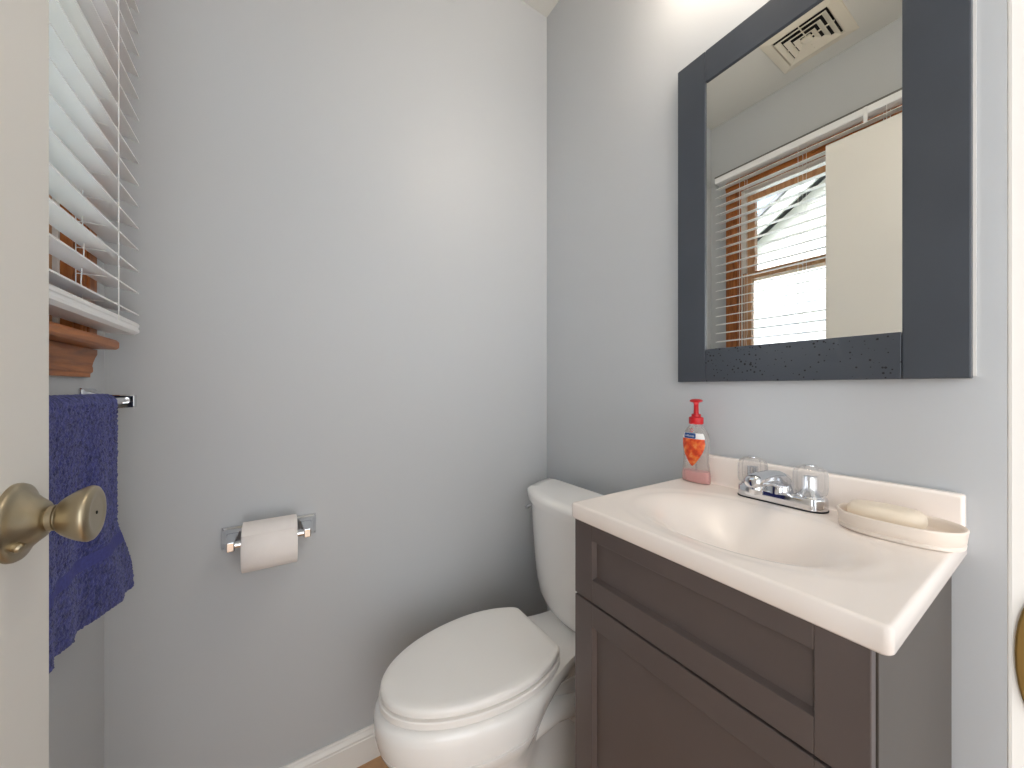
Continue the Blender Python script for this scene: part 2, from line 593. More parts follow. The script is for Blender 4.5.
# ------------------------------------------------------------------ window: casing, jamb liner, sashes, glass, stool, apron
t = thing('window_1', (XC, .65, WIN_Z0), 'double hung window with orange stained pine casing and sill', 'window', kind='structure')
CW, CT = .055, .0165
def casing_strip(name, y0, y1, z0, z1, vertical, m):
    b = MB()
    b.box(XC, XC + .011, y0, y1, z0, z1)
    if vertical:
        d = .012
        b.box(XC, XC + CT, y0 + d, y1 - d * .7, z0, z1)
        b.box(XC, XC + .0135, y0 + .004, y1 - .003, z0, z1)
    else:
        d = .012
        b.box(XC, XC + CT, y0, y1, z0 + d, z1 - d * .7)
        b.box(XC, XC + .0135, y0, y1, z0 + .004, z1 - .003)
    return b.build(name, m, t, bevel=.0018)
casing_strip('side_casing', WIN_Y1 + .002, WIN_Y1 + .002 + CW, 1.146, 2.076, True, M['pine_v'])
casing_strip('side_casing', WIN_Y0 - .002 - CW, WIN_Y0 - .002, 1.146, 2.076, True, M['pine_v'])
casing_strip('head_casing', WIN_Y0 - .002 - CW, WIN_Y1 + .002 + CW, 2.076, 2.076 + CW, False, M['pine_h'])
b = MB()   # wood jamb edge lining the opening
b.box(XC - .012, XC + .002, WIN_Y1 - .008, WIN_Y1 + .001, 1.146, WIN_Z1)
b.box(XC - .012, XC + .002, WIN_Y0 - .001, WIN_Y0 + .008, 1.146, WIN_Z1)
b.box(XC - .012, XC + .002, WIN_Y0, WIN_Y1, WIN_Z1 - .008, WIN_Z1 + .001)
b.build('jamb_edge', M['pine_v'], t, bevel=.001)
b = MB()   # white vinyl track
b.box(XC - .095, XC - .012, WIN_Y1 - .0125, WIN_Y1, 1.15, WIN_Z1)
b.box(XC - .095, XC - .012, WIN_Y0, WIN_Y0 + .0125, 1.15, WIN_Z1)
b.box(XC - .095, XC - .012, WIN_Y0, WIN_Y1, WIN_Z1 - .0125, WIN_Z1)
b.build('sash_track', M['trim'], t, bevel=.001)
def sash(name, x0, x1, z0, z1, rail_lo, rail_hi, st=.040):
    y0, y1 = WIN_Y0 + .013, WIN_Y1 - .013
    b = MB()
    b.box(x0, x1, y0, y0 + st, z0, z1)
    b.box(x0, x1, y1 - st, y1, z0, z1)
    b.box(x0, x1, y0 + st, y1 - st, z0, z0 + rail_lo)
    b.box(x0, x1, y0 + st, y1 - st, z1 - rail_hi, z1)
    o = b.build(name, M['sash'], t, bevel=.003)
    xm = (x0 + x1) / 2
    MB().box(xm - .002, xm + .002, y0 + st, y1 - st, z0 + rail_lo, z1 - rail_hi).build('pane', M['pane'], o)
sash('lower_sash', XC - .048, XC - .018, 1.165, 1.640, .060, .036)
sash('upper_sash', XC - .085, XC - .053, 1.604, WIN_Z1 - .012, .036, .045)
b = MB()   # outer sill
b.prism([(XC - .14, 1.13), (XC - .018, 1.15), (XC - .018, 1.165), (XC - .14, 1.145)], 'y', WIN_Y0, WIN_Y1)
b.build('outer_sill', M['trim'], t)
b = MB()   # stool
b.prism([(XC - .02, 1.1275), (XC + .047, 1.1275), (XC + .051, 1.1315), (XC + .051, 1.141), (XC + .047, 1.146), (XC - .02, 1.146)], 'y', WIN_Y0 - .083, .990)
b.build('window_stool', M['pine_h'], t, bevel=.0015)
b = MB()   # moulded apron
b.prism([(XC, 1.127), (XC + .018, 1.127), (XC + .018, 1.118), (XC + .0155, 1.112), (XC + .013, 1.104), (XC + .0115, 1.096), (XC + .0125, 1.093), (XC + .0125, 1.085), (XC + .009, 1.082), (XC + .009, 1.075), (XC, 1.075)], 'y', WIN_Y0 - .06, 1.004)
b.build('window_apron', M['pine_h'], t, bevel=.0008)

# ------------------------------------------------------------------ venetian blind
BY0, BY1 = .262, 1.041
BX0, BX1 = XC + .0175, XC + .0665
t = thing('window_blind', (XC, .65, 2.16), 'white two inch slat venetian blind covering the window, lowered with slats open', 'blind')
b = MB()
b.prism([(BX0, 2.122), (BX1 - .004, 2.122), (BX1 - .001, 2.127), (BX1 - .001, 2.149), (BX0, 2.149)], 'y', BY0, BY1 + .004)
hr = b.build('headrail', M['blind'], t, bevel=.001)
MB().box(BX0, BX1 + .001, BY0 - .001, BY1 + .005, 2.149, 2.156).build('top_strip', M['strip_grey'], hr, bevel=.001)  # thin dark grey strip along the headrail top
PITCH = .0443
zs = [1.2085 + PITCH * k for k in range(21)]
zs = [z for z in zs if z < 2.112]
b = MB()
TILT = math.radians(-11.5)
for z in zs:
    n = 8
    top, bot = [], []
    for k in range(n + 1):
        u = -1 + 2 * k / n
        x = (BX0 + BX1) / 2 + u * .0245 * math.cos(TILT)
        zz = z + u * .0245 * math.sin(TILT) + .0022 * (1 - u * u)
        top.append((x, zz + .0014))
        bot.append((x, zz - .0014))
    b.prism(top + bot[::-1], 'y', BY0, BY1)
b.build('slats', M['blind'], t, smooth=True, angle=40)
b = MB()
b.prism([(BX0, 1.168), (BX0 + .006, 1.163), (BX1 - .006, 1.163), (BX1, 1.168), (BX1, 1.173), (BX1 - .0015, 1.1745), (BX1 - .0015, 1.178), (BX1, 1.1795), (BX1, 1.184), (BX1 - .004, 1.188), (BX0 + .004, 1.188), (BX0, 1.184)], 'y', BY0, BY1)
b.build('bottom_rail', M['blind'], t, bevel=.0006)
for y in (.922, .680, .402):
    b = MB()
    for x in (BX0 - .0012, BX1 + .0012):
        b.tube([(x, y, 1.176), (x, y, 2.123)], .00085, 6)
    for z in zs:
        b.tube([(BX0 - .001, y, z - .0022), ((BX0 + BX1) / 2, y, z - .0018), (BX1 + .001, y, z - .0022)], .00075, 6)
    b.build('ladder_cord', M['cord'], t, smooth=True)
for y in (.905, .663, .418):
    b = MB()
    pts = [(BX0 + .012, y, 2.115), (BX0 + .012, y, 1.32)]
    for k in range(1, 7):
        pts.append((BX0 + .012, y + .006 * math.sin(k * 1.2), 1.32 - .022 * k))
    b.tube(pts, .0009, 6)
    b.build('lift_cord', M['cord'], t, smooth=True)
b = MB()
b.box(BX1 - .001, BX1 + .003, .455, .467, 2.085, 2.148)
b.build('valance_clip', M['blind'], t, bevel=.001)

# ------------------------------------------------------------------ towel bar and towel
TBX = XC + .056
t = thing('towel_bar', (XC, .83, 1.03), 'chrome towel bar with square posts under the window sill', 'towel bar')
def wall_post_y(yc, zc, parent):
    b = MB()
    def rr(x, hy, hz, oy=0, oz=0):
        pts = []
        for (sy, sz) in ((1, 1), (-1, 1), (-1, -1), (1, -1)):
            pts.append((x, yc + oy + sy * hy, zc + oz + sz * hz))
        return pts
    b.loft([rr(XC, .030, .026), rr(XC + .004, .030, .026), rr(XC + .010, .024, .020), rr(XC + .022, .015, .014), rr(XC + .068, .0085, .012)])
    return b.build('post', M['chrome'], parent, bevel=.0018)
wall_post_y(1.012, 1.029, t)
wall_post_y(.632, 1.029, t)
MB().tube([(TBX, .632, 1.031), (TBX, 1.012, 1.031)], .0062, 20).build('bar', M['chrome'], t, smooth=True)

def make_towel():
    b = MB()
    ny, ns = 120, 300
    y0, y1 = .628, .8905
    L_front, L_back = .352, .325
    R = .0125
    arc = PI * R
    tot = L_front + arc + L_back
    grid = []
    for j in range(ns + 1):
        s = tot * j / ns
        row = []
        for i in range(ny + 1):
            v = i / ny
            y = y0 + (y1 - y0) * v
            if s < L_front:
                d = L_front - s           # distance below the bar
                x = TBX + R
                z = 1.031 - d
                k = max(0, (d - .05) / .30)
                fold = (.006 * math.sin(v * 9.5 + .6) + .003 * math.sin(v * 21)) * min(1, k * 1.3 + .25)
                x += .0045 + fold
                # below the woven band the cloth swings out to the far side
                q = max(0, d - .205) / .147
                if q > 0:
                    qq = math.sin(min(1, q) * PI / 2)
                    y += .070 * qq * (v ** 1.2) - .01 * qq * (1 - v)
                    x += .002 * qq * v
                    z += .004 * q * v + .052 * q * (1 - v)
                    x += .003 * math.sin(v * 26) * q
                if abs(d - .235) < .012 or abs(d - .262) < .003:
                    amp = .0004
                else:
                    amp = .0026
            elif s < L_front + arc:
                a = (s - L_front) / R
                x = TBX + R * math.cos(a) + .0045 * (1 - a / PI)
                z = 1.031 + R * math.sin(a)
                amp = .0015
            else:
                d = s - L_front - arc
                x = TBX - R + .003 * math.sin(v * 8) * min(1, d * 6)
                z = 1.031 - d
                y += .05 * max(0, d - .2) / .125 * v
                amp = .0012
            p = Vector((x, y, z))
            nz = noise.noise(Vector((y * 420, s * 420, 3.1))) + .7 * noise.noise(Vector((y * 800, s * 800, 9.1)))
            p.x += amp * nz * (1 if s < L_front else -1 if s > L_front + arc else .3)
            p.z += amp * .6 * noise.noise(Vector((y * 500, s * 500, 7.7))) + (amp * nz if L_front <= s <= L_front + arc else 0)
            row.append(b.bm.verts.new(p))
        grid.append(row)
    for j in range(ns):
        s = tot * (j + .5) / ns
        d = L_front - s
        for i in range(ny):
            b.mi = 1 if abs(d - .235) < .0125 else 0
            b.face([grid[j][i], grid[j][i + 1], grid[j + 1][i + 1], grid[j + 1][i]])
    o = b.build('hand_towel', [M['towel'], M['towel_band']], loc=(TBX, .76, 1.03), smooth=True, angle=180)
    md = o.modifiers.new('thick', 'SOLIDIFY')
    md.thickness = .0035
    md.offset = 0
    return o
tag(make_towel(), 'navy blue terry hand towel hanging over the chrome bar', 'towel')

# ------------------------------------------------------------------ toilet paper holder and roll
t = thing('toilet_paper_holder', (-.02, YA, .69), 'chrome toilet paper holder with two square posts on the back wall', 'paper holder')
RX, RYC, RZ = -.019, 1.0375, .698
for sx, xc in ((-1, -.094), (1, .057)):
    b = MB()
    def rr(y, hx, hz, oz=0, ox=0):
        return [(xc + ox + sx_ * hx, y, RZ - .001 + oz + sz_ * hz) for (sx_, sz_) in ((1, 1), (-1, 1), (-1, -1), (1, -1))]
    b.loft([rr(YA, .0235, .0265), rr(YA - .004, .0235, .0265), rr(YA - .009, .0185, .0215), rr(YA - .020, .0120, .0150, .001), rr(YA - .074, .0075, .0105, .001)])
    b.build('post', M['chrome'], t, bevel=.0018)
MB().tube([(-.094, RYC, RZ), (.057, RYC, RZ)], .0085, 20).build('spring_roller', M['chrome'], t, smooth=True)

t = thing('toilet_paper_roll', (RX, RYC, RZ), 'white toilet paper roll on the chrome holder', 'toilet paper')
b = MB()
RR = .0545
x0, x1 = -.0725, .0350
ringsn = 64
def roll_ring(x, r):
    return [(x, RYC + r * math.cos(2 * PI * k / ringsn), RZ - .0095 + r * math.sin(2 * PI * k / ringsn)) for k in range(ringsn)]
b.loft([roll_ring(x0, .021), roll_ring(x0, RR - .0015), roll_ring(x0 + .0015, RR), roll_ring(x1 - .0015, RR), roll_ring(x1, RR - .0015), roll_ring(x1, .021), roll_ring(x0, .021)], False, False)
b.build('roll', M['paper'], t, smooth=True, angle=50)
b = MB()
b.loft([roll_ring(x0 + .001, .0205), roll_ring(x1 - .001, .0205), roll_ring(x1 - .001, .0195), roll_ring(x0 + .001, .0195), roll_ring(x0 + .001, .0205)], False, False)
b.build('core', M['cardboard'], t, smooth=True, angle=50)
b = MB()   # loose end of the sheet lying on the roll
pa, pb_ = [], []
for k in range(15):
    a = math.radians(60 + 5.5 * k)
    pa.append((RYC + (RR + .0004) * math.cos(a), RZ - .0095 + (RR + .0004) * math.sin(a)))
    pb_.append((RYC + (RR + .0014) * math.cos(a), RZ - .0095 + (RR + .0014) * math.sin(a)))
b.prism(pa + pb_[::-1], 'x', x0 + .0005, x1 - .0005)
b.build('loose_sheet', M['paper'], t, smooth=True)

# ------------------------------------------------------------------ toilet
TY = .785
t = thing('toilet', (.55, TY, 0), 'white two piece toilet with closed lid beside the dark vanity', 'toilet')
def plan(xf, xm, hw, xn, hd, xb, z, nf=28, nb=16, pw=2.0, rc=.015):
    """egg front, narrowing to a deck of half width hd that ends square at xb"""
    right = []
    for k in range(nf + 1):
        a = PI / 2 * k / nf
        right.append((xm - (xm - xf) * math.cos(a), hw * math.sin(a) ** (2 / pw)))
    for k in range(1, nb + 1):
        x = xm + (xb - xm) * k / nb
        u = min(1, max(0, (x - xm) / (xn - xm)))
        s = u * u * (3 - 2 * u)
        right.append((x, hw + (hd - hw) * s))
    xe, we = right[-1]
    right[-1] = (xe, we - rc * .3)
    pts = [(x, TY - w, z) for x, w in right] + [(x, TY + w, z) for x, w in reversed(right[1:])]
    return pts
b = MB()
rings = [
    plan(.222, .43, .104, .55, .104, .66, .0, pw=2.2),
    plan(.220, .43, .106, .55, .104, .66, .012, pw=2.2),
    plan(.240, .43, .094, .55, .092, .66, .032, pw=2.2),
    plan(.268, .43, .084, .55, .082, .67, .08, pw=2.2),
    plan(.266, .43, .088, .56, .076, .69, .14, pw=2.1),
    plan(.240, .43, .106, .57, .070, .72, .20, pw=2.05),
    plan(.208, .43, .126, .58, .068, .76, .25),
    plan(.1850, .43, .1430, .59, .068, .80, .280),
    plan(.1745, .43, .1500, .60, .072, .825, .299),
    plan(.1735, .43, .1505, .60, .073, .828, .3045),
    plan(.1800, .43, .1445, .60, .070, .826, .3065),
    plan(.1800, .43, .1445, .60, .070, .826, .3100),
    plan(.1705, .43, .1525, .61, .075, .83, .3120),
    plan(.165, .43, .155, .65, .080, .84, .335),
    plan(.1635, .43, .155, .68, .085, .842, .358),
    plan(.1655, .43, .1535, .685, .088, .842, .374),
    plan(.172, .43, .148, .685, .086, .840, .382),
    plan(.182, .43, .140, .685, .080, .833, .3845),
]
b.loft(rings)
b.build('bowl', M['porcelain'], t, smooth=True, angle=42)
# trapway bulge along the pedestal side, bolt caps
for sy in (-1, 1):
    b = MB()
    b.tube([(.46, TY + sy * .062, .20), (.52, TY + sy * .066, .235), (.58, TY + sy * .066, .25), (.64, TY + sy * .063, .235), (.68, TY + sy * .058, .18), (.685, TY + sy * .055, .10), (.68, TY + sy * .055, .02)],
           [.014, .026, .030, .029, .028, .027, .026], 18)
    b.build('trapway', M['porcelain'], t, smooth=True)
    MB().lathe([(.013, 0), (.013, .010), (.010, .016), (0, .018)], (.56, TY + sy * .094, .012), (0, 0, 1), 20, True, False).build('bolt_cap', M['seat'], t, smooth=True)
def lidplan(xf, hw, z, ins=0.0):
    xm, ab, xe = .430, .200, .579
    pts = []
    n = 40
    right = []
    for k in range(n + 1):
        a = PI / 2 * k / n
        right.append((xm - (xm - xf - ins) * math.cos(a), (hw - ins) * math.sin(a)))
    for k in range(1, 21):
        x = xm + (xe - ins - xm) * k / 20
        right.append((x, (hw - ins) * math.sqrt(1 - ((x - xm) / ab) ** 2)))
    # rounded back corner
    xl, wl = right[-1]
    right[-1] = (xl - .003, wl)
    right.append((xl, wl - .006))
    right.append((xl + .0005, wl - .02))
    pts = [(x, TY - w, z) for x, w in right] + [(x, TY + w, z) for x, w in reversed(right[1:])]
    return pts
b = MB()
b.loft([lidplan(.174, .1455, .3840, .012), lidplan(.174, .1455, .3890, .010), lidplan(.174, .1455, .3892, .0), lidplan(.174, .1455, .4010, .0), lidplan(.174, .1455, .4030, .002), lidplan(.174, .1455, .4032, .010), lidplan(.174, .1455, .4080, .012)])
b.build('seat', M['seat'], t, smooth=True, angle=40)
b = MB()
b.loft([lidplan(.177, .1425, .4082, .005), lidplan(.177, .1425, .4088, .0005), lidplan(.177, .1425, .418, .0), lidplan(.177, .1425, .4225, .0025), lidplan(.177, .1425, .4245, .007), lidplan(.177, .1425, .4255, .02), lidplan(.177, .1425, .426, .07)])
b.build('lid', M['seat'], t, smooth=True, angle=40)
for sy in (-1, 1):
    b = MB()
    b.prism([(.566, .384), (.594, .384), (.594, .394), (.586, .402), (.574, .402), (.566, .398)], 'y', TY + sy * .05 - .016, TY + sy * .05 + .016)
    b.build('lid_hinge', M['seat'], t, bevel=.003, smooth=True)
def tankring(z, hf, hb, xf, xc_, xb=.815):
    # flat back of half width hb, bowed front: xf at the centre, xc_ at the front corners of half width hf
    pts = []
    n = 28
    for k in range(n + 1):
        v = -1 + 2 * k / n
        x = xf + (xc_ - xf) * abs(v) ** 2.2
        pts.append((x, TY + hf * v, z))
    c = [(xc_ + .004, hf + .0035), (xc_ + .012, hf + .0065), (xc_ + .5 * (xb - xc_), hf + .007 + .55 * (hb - hf - .007)), (xb - .006, hb), (xb, hb - .006)]
    pts += [(x, TY + w, z) for x, w in c] + [(x, TY - w, z) for x, w in reversed(c)]
    return pts
b = MB()
b.loft([tankring(.3855, 0.1090, 0.1480, .690, .72), tankring(.390, 0.1320, 0.1680, .674, .712), tankring(.400, 0.1480, 0.1830, .6665, .706), tankring(.42, 0.1610, 0.1960, .662, .703), tankring(.46, 0.1710, 0.2060, .6585, .701), tankring(.52, 0.1800, 0.2150, .655, .70), tankring(.60, 0.1880, 0.2230, .651, .699), tankring(.6935, 0.1950, 0.2300, .647, .698)])
b.build('tank', M['porcelain'], t, smooth=True, angle=50)
b = MB()
b.loft([tankring(.694, 0.1940, 0.2430, .644, .695), tankring(.697, 0.2010, 0.2500, .638, .689), tankring(.718, 0.2040, 0.2540, .636, .687), tankring(.727, 0.2020, 0.2520, .639, .690), tankring(.7325, 0.1960, 0.2460, .648, .698), tankring(.7345, 0.1710, 0.2180, .67, .71)])
b.build('tank_lid', M['porcelain'], t, smooth=True, angle=50)
b = MB()
LY = TY + .196
b.lathe([(.011, 0), (.011, .005), (.007, .009), (.006, .018), (0, .018)], (.722, LY - .002, .664), (0, 1, 0), 20, True, False)
b.tube([(.722, LY + .016, .664), (.700, LY + .017, .662), (.688, LY + .016, .657)], [.005, .0055, .006], 12)
b.build('flush_lever', M['chrome'], t, smooth=True, angle=50)

# ------------------------------------------------------------------ vanity cabinet
VF = .4745                      # front face of door and drawer front
VY0, VY1 = .1085, .5225
VTOP = .8080
t = thing('vanity_cabinet', (.66, .315, 0), 'dark espresso brown shaker vanity cabinet under the sink', 'cabinet')
CX = VF + .0185
b = MB()
b.box(CX, .852, VY0, VY0 + .014, 0, VTOP)
b.box(CX, .852, VY1 - .014, VY1, 0, VTOP)
b.box(CX, .852, VY0 + .014, VY1 - .014, .08, .095)
b.box(.840, .852, VY0 + .014, VY1 - .014, .095, VTOP)
b.box(CX + .05, CX + .064, VY0 + .014, VY1 - .014, 0, .08)
b.box(CX, CX + .016, VY0 + .014, VY1 - .014, .655, .675)
b.box(CX, CX + .016, VY0 + .014, VY0 + .035, .095, VTOP)
b.box(CX, CX + .016, VY1 - .035, VY1 - .014, .095, VTOP)
b.build('carcass', M['cabinet_side'], t, bevel=.0008)
def shaker(name, y0, y1, z0, z1, st, rt, rb):
    b = MB()
    xf, xb = VF, CX - .0045
    b.box(xf, xb, y0, y0 + st, z0, z1)
    b.box(xf, xb, y1 - st, y1, z0, z1)
    b.box(xf, xb, y0 + st, y1 - st, z0, z0 + rb)
    b.box(xf, xb, y0 + st, y1 - st, z1 - rt, z1)
    o = b.build(name, M['cabinet'], t, bevel=.0012)
    # sloped recessed panel
    c = MB()
    ya, yb, za, zb = y0 + st, y1 - st, z0 + rb, z1 - rt
    e = .003
    c.loft([[(xf + .002, ya, za), (xf + .002, yb, za), (xf + .002, yb, zb), (xf + .002, ya, zb)],
            [(xf + .0095, ya + e, za + e), (xf + .0095, yb - e, za + e), (xf + .0095, yb - e, zb - e), (xf + .0095, ya + e, zb - e)]], False, True)
    c.build('recessed_panel', M['cabinet'], o)
    return o
shaker('drawer_front', VY0 + .001, VY1, .6685, .8065, .0445, .0275, .0405)
shaker('door', VY0 + .001, VY1, .10, .6645, .0445, .0405, .0445)

# ------------------------------------------------------------------ vanity top with integral basin
ZT = .8370
CX0, CX1, CY0, CY1 = .4686, .854, .0940, .5285
t = thing('bathroom_sink', (.66, .31, VTOP), 'cream cultured marble sink top with oval basin on the dark cabinet', 'sink')
BCX, BCY, BAX, BAY = .632, .3105, .128, .178
def surf(x, y):
    dx, dy = (x - BCX) / BAX, (y - BCY) / BAY
    r = (abs(dx) ** 2.15 + abs(dy) ** 2.15) ** (1 / 2.15)
    z = ZT
    def sm(u):
        u = min(1, max(0, u)); return u * u * (3 - 2 * u)
    z -= .0022 * sm((1.16 - r) / .16)          # shallow dished rim round the bowl
    if r < 1.0:
        u = (1.0 - r)
        z -= .068 * sm(u / 1.0) ** .9
    # soft lip on front and sides
    return z
b = MB()
nx, ny = 96, 110
def clampgrid(a0, a1, n, i):
    return a0 + (a1 - a0) * i / n
def edge_pull(x, y):
    # rounded plan corners at the front
    rc = .007
    for cy, sy in ((CY0 + rc, -1), (CY1 - rc, 1)):
        if x < CX0 + rc and (y - cy) * sy > 0:
            d = Vector((x - (CX0 + rc), y - cy))
            m = max(abs(d.x), abs(d.y))
            if d.length > 1e-9:
                d = d.normalized() * m
            return CX0 + rc + d.x, cy + d.y
    return x, y
V = []
xs = [CX0 + .012 * i / 5 for i in range(5)] + [clampgrid(CX0 + .012, CX1, nx, i) for i in range(nx + 1)]
ys = [CY0 + .012 * i / 5 for i in range(5)] + [clampgrid(CY0 + .012, CY1 - .012, ny, i) for i in range(ny + 1)] + [CY1 - .012 + .012 * (i + 1) / 5 for i in range(5)]
EDGE = .0035
for x in xs:
    row = []
    for y in ys:
        px, py = edge_pull(x, y)
        # rounded top edge
        d = min(x - CX0, y - CY0, CY1 - y)
        zz = surf(px, py)
        if d < EDGE:
            q = EDGE - d
            zz -= EDGE - math.sqrt(max(0, EDGE * EDGE - q * q))
        row.append(b.bm.verts.new((px, py, zz)))
    V.append(row)
I, J = len(xs), len(ys)
for i in range(I - 1):
    for j in range(J - 1):
        b.face([V[i][j], V[i + 1][j], V[i + 1][j + 1], V[i][j + 1]])
loop = [(0, j) for j in range(J)] + [(i, J - 1) for i in range(1, I)] + [(I - 1, j) for j in range(J - 2, -1, -1)] + [(i, 0) for i in range(I - 2, 0, -1)]
top = [V[i][j] for i, j in loop]
ZB = VTOP + .0005
bev = [b.bm.verts.new((v.co.x, v.co.y, ZB + .003)) for v in top]
cen = Vector((.66, .31, 0))
low = []
for v in top:
    d = Vector((v.co.x - cen.x, v.co.y - cen.y, 0)).normalized() * .003
    low.append(b.bm.verts.new((v.co.x - d.x, v.co.y - d.y, ZB)))
inn = []
for v in top:
    px = BCX + max(-.155, min(.155, (v.co.x - BCX) * .86))
    py = BCY + max(-.19, min(.19, (v.co.y - BCY) * .93))
    inn.append(b.bm.verts.new((px, py, ZB)))
n = len(top)
for a_, c_ in ((top, bev), (bev, low), (low, inn)):
    for k in range(n):
        q = (k + 1) % n
        b.face([a_[k], a_[q], c_[q], c_[k]])
b.build('countertop', M['counter'], t, smooth=True, angle=60)
b = MB()
b.box(.8365, .8545, CY0 + .0005, CY1 - .0005, ZT - .004, .8995)
b.build('backsplash', M['counter'], t, bevel=.004, seg=3, smooth=True)
b = MB()   # cove where the splash meets the deck
cv = [(.8365, ZT - .001), (.8365, ZT + .006)] + [(.8365 - .006 + .006 * math.cos(a), ZT + .006 + .006 * math.sin(a)) for a in [-(PI / 2) * k / 8 for k in range(1, 9)]] + [(.8305, ZT - .001)]
b.prism(cv, 'y', CY0 + .003, CY1 - .003)
b.build('splash_cove', M['counter'], t, smooth=True, angle=60)
b = MB()
zb = surf(BCX, BCY)
b.lathe([(.022, .0005), (.022, .0025), (.018, .0035), (.015, .0015), (0, .0015)], (BCX, BCY, zb), (0, 0, 1), 28, True, False)
b.build('drain', M['chrome'], t, smooth=True)

# ------------------------------------------------------------------ faucet
FX, FY = .8055, .3140
FZ = ZT
t = thing('faucet', (FX, FY, FZ), 'chrome centerset faucet with two clear acrylic knobs behind the basin', 'faucet')
def stadium(cx, cy, hx, hy, z, n=12):
    pts = []
    for k in range(n + 1):
        a = PI * k / n
        pts.append((cx + hx * math.cos(a), cy + (hy - hx) + hx * math.sin(a), z))
    for k in range(n + 1):
        a = PI + PI * k / n
        pts.append((cx + hx * math.cos(a), cy - (hy - hx) + hx * math.sin(a), z))
    return pts
b = MB()
b.loft([stadium(FX, FY, .0245, .0735, FZ + .0005), stadium(FX, FY, .0245, .0735, FZ + .003)])
b.build('gasket', M['rubber'], t, smooth=True)
b = MB()
b.loft([stadium(FX, FY, .0238, .0728, FZ + .003), stadium(FX, FY, .0238, .0728, FZ + .020), stadium(FX, FY, .0225, .0715, FZ + .0235), stadium(FX, FY, .019, .068, FZ + .0255)])
b.build('base', M['chrome'], t, smooth=True, angle=50)
# spout: swelling body at the centre reaching over the basin
b = MB()
rings = []
path = [(FX + .022, FZ + .020, .020, .004), (FX + .016, FZ + .032, .021, .012), (FX + .002, FZ + .041, .021, .016), (FX - .020, FZ + .0475, .0195, .0165), (FX - .050, FZ + .0525, .0165, .0135), (FX - .080, FZ + .0545, .0145, .0118), (FX - .100, FZ + .0545, .0138, .0112), (FX - .108, FZ + .0535, .0125, .0100), (FX - .111, FZ + .0530, .009, .007)]
for (x, z, hy, hz) in path:
    ring = []
    for k in range(28):
        a = 2 * PI * k / 28
        ca, sa = math.cos(a), math.sin(a)
        ring.append((x, FY + hy * math.copysign(abs(ca) ** .75, ca), z + hz * math.copysign(abs(sa) ** .75, sa)))
    rings.append(ring)
b.loft(rings)
b.lathe([(.0245, .0), (.023, .012), (.021, .024), (.0, .03)], (FX, FY, FZ + .0195), (0, 0, 1), 28, True, False)
sp = b.build('spout', M['chrome'], t, smooth=True, angle=50)
MB().lathe([(.0095, 0), (.0105, .002), (.0105, .014), (.0095, .016)], (FX - .094, FY, FZ + .031), (0, 0, 1), 24).build('aerator', M['chrome'], sp, smooth=True)
for sy in (-1, 1):
    ky = FY + sy * .0475
    st_ = MB()
    st_.lathe([(.0225, 0), (.0215, .006), (.016, .010), (.012, .016), (.0095, .022), (.0095, .040), (0, .041)], (FX, ky, FZ + .0195), (0, 0, 1), 28, True, False)
    st_.build('handle_stem', M['chrome'], t, smooth=True, angle=50)
    b = MB()
    prof = [(.0185, .0300), (.0225, .031), (.0246, .037), (.0252, .052), (.0248, .066), (.0225, .0735), (.0165, .0785), (.008, .0805)]
    rings = []
    seg = 72
    for r, h in prof:
        ring = []
        for k in range(seg):
            a = 2 * PI * k / seg
            fl = 1 + .035 * math.cos(12 * a) * min(1, (r / .0225) ** 2)
            ring.append((FX + r * fl * math.cos(a), ky + r * fl * math.sin(a), FZ + h - .002))
        rings.append(ring)
    b.loft(rings)
    kb = b.build('handle_knob', M['acrylic'], t, smooth=True, angle=50)
    MB().lathe([(.0085, 0), (.0085, .0012), (0, .0014)], (FX, ky, FZ + .0786), (0, 0, 1), 20, True, False).build('handle_cap', M['chrome'], kb, smooth=True)

# ------------------------------------------------------------------ soap dish and bar of soap
SX, SY = .777, .1515
SZ = ZT
def oval(cx, cy, hx, hy, z, n=56, p=2.3, tilt=0.0):
    pts = []
    for k in range(n):
        a = 2 * PI * k / n
        ca, sa = math.cos(a), math.sin(a)
        x = hx * math.copysign(abs(ca) ** (2 / p), ca)
        y = hy * math.copysign(abs(sa) ** (2 / p), sa)
        pts.append((cx + x, cy + y, z))
    return pts
b = MB()
b.loft([oval(SX, SY, .043, .0630, SZ), oval(SX, SY, .0455, .0655, SZ + .001), oval(SX, SY, .0460, .0660, SZ + .005), oval(SX, SY, .0448, .0648, SZ + .0065), oval(SX, SY, .0460, .0660, SZ + .008), oval(SX, SY, .0470, .0668, SZ + .016), oval(SX, SY, .0478, .0678, SZ + .0235),
        oval(SX, SY, .0478, .0678, SZ + .0255), oval(SX, SY, .0465, .0665, SZ + .0268), oval(SX, SY, .0445, .0645, SZ + .0262), oval(SX, SY, .0425, .0625, SZ + .023), oval(SX, SY, .040, .060, SZ + .014), oval(SX, SY, .035, .055, SZ + .0095), oval(SX, SY, .02, .03, SZ + .009)])
o = b.build('soap_dish', M['dish'], loc=(SX, SY, SZ), smooth=True, angle=60)
tag(o, 'oval ivory ceramic soap dish at the right corner of the sink top', 'soap dish')
b = MB()
bx, by = SX + .004, SY + .0135
rings = []
for hx, hy, z in ((.018, .032, .0125), (.026, .040, .0140), (.0285, .043, .0195), (.0290, .0435, .026), (.0275, .042, .0325), (.0225, .037, .0370), (.014, .026, .0385)):
    rings.append(oval(bx, by, hx, hy, SZ + z, 48, 2.6))
b.loft(rings)
o = b.build('bar_of_soap', M['soap'], loc=(bx, by, SZ + .0125), smooth=True, angle=60)
tag(o, 'cream bar of soap lying in the ivory dish', 'soap')

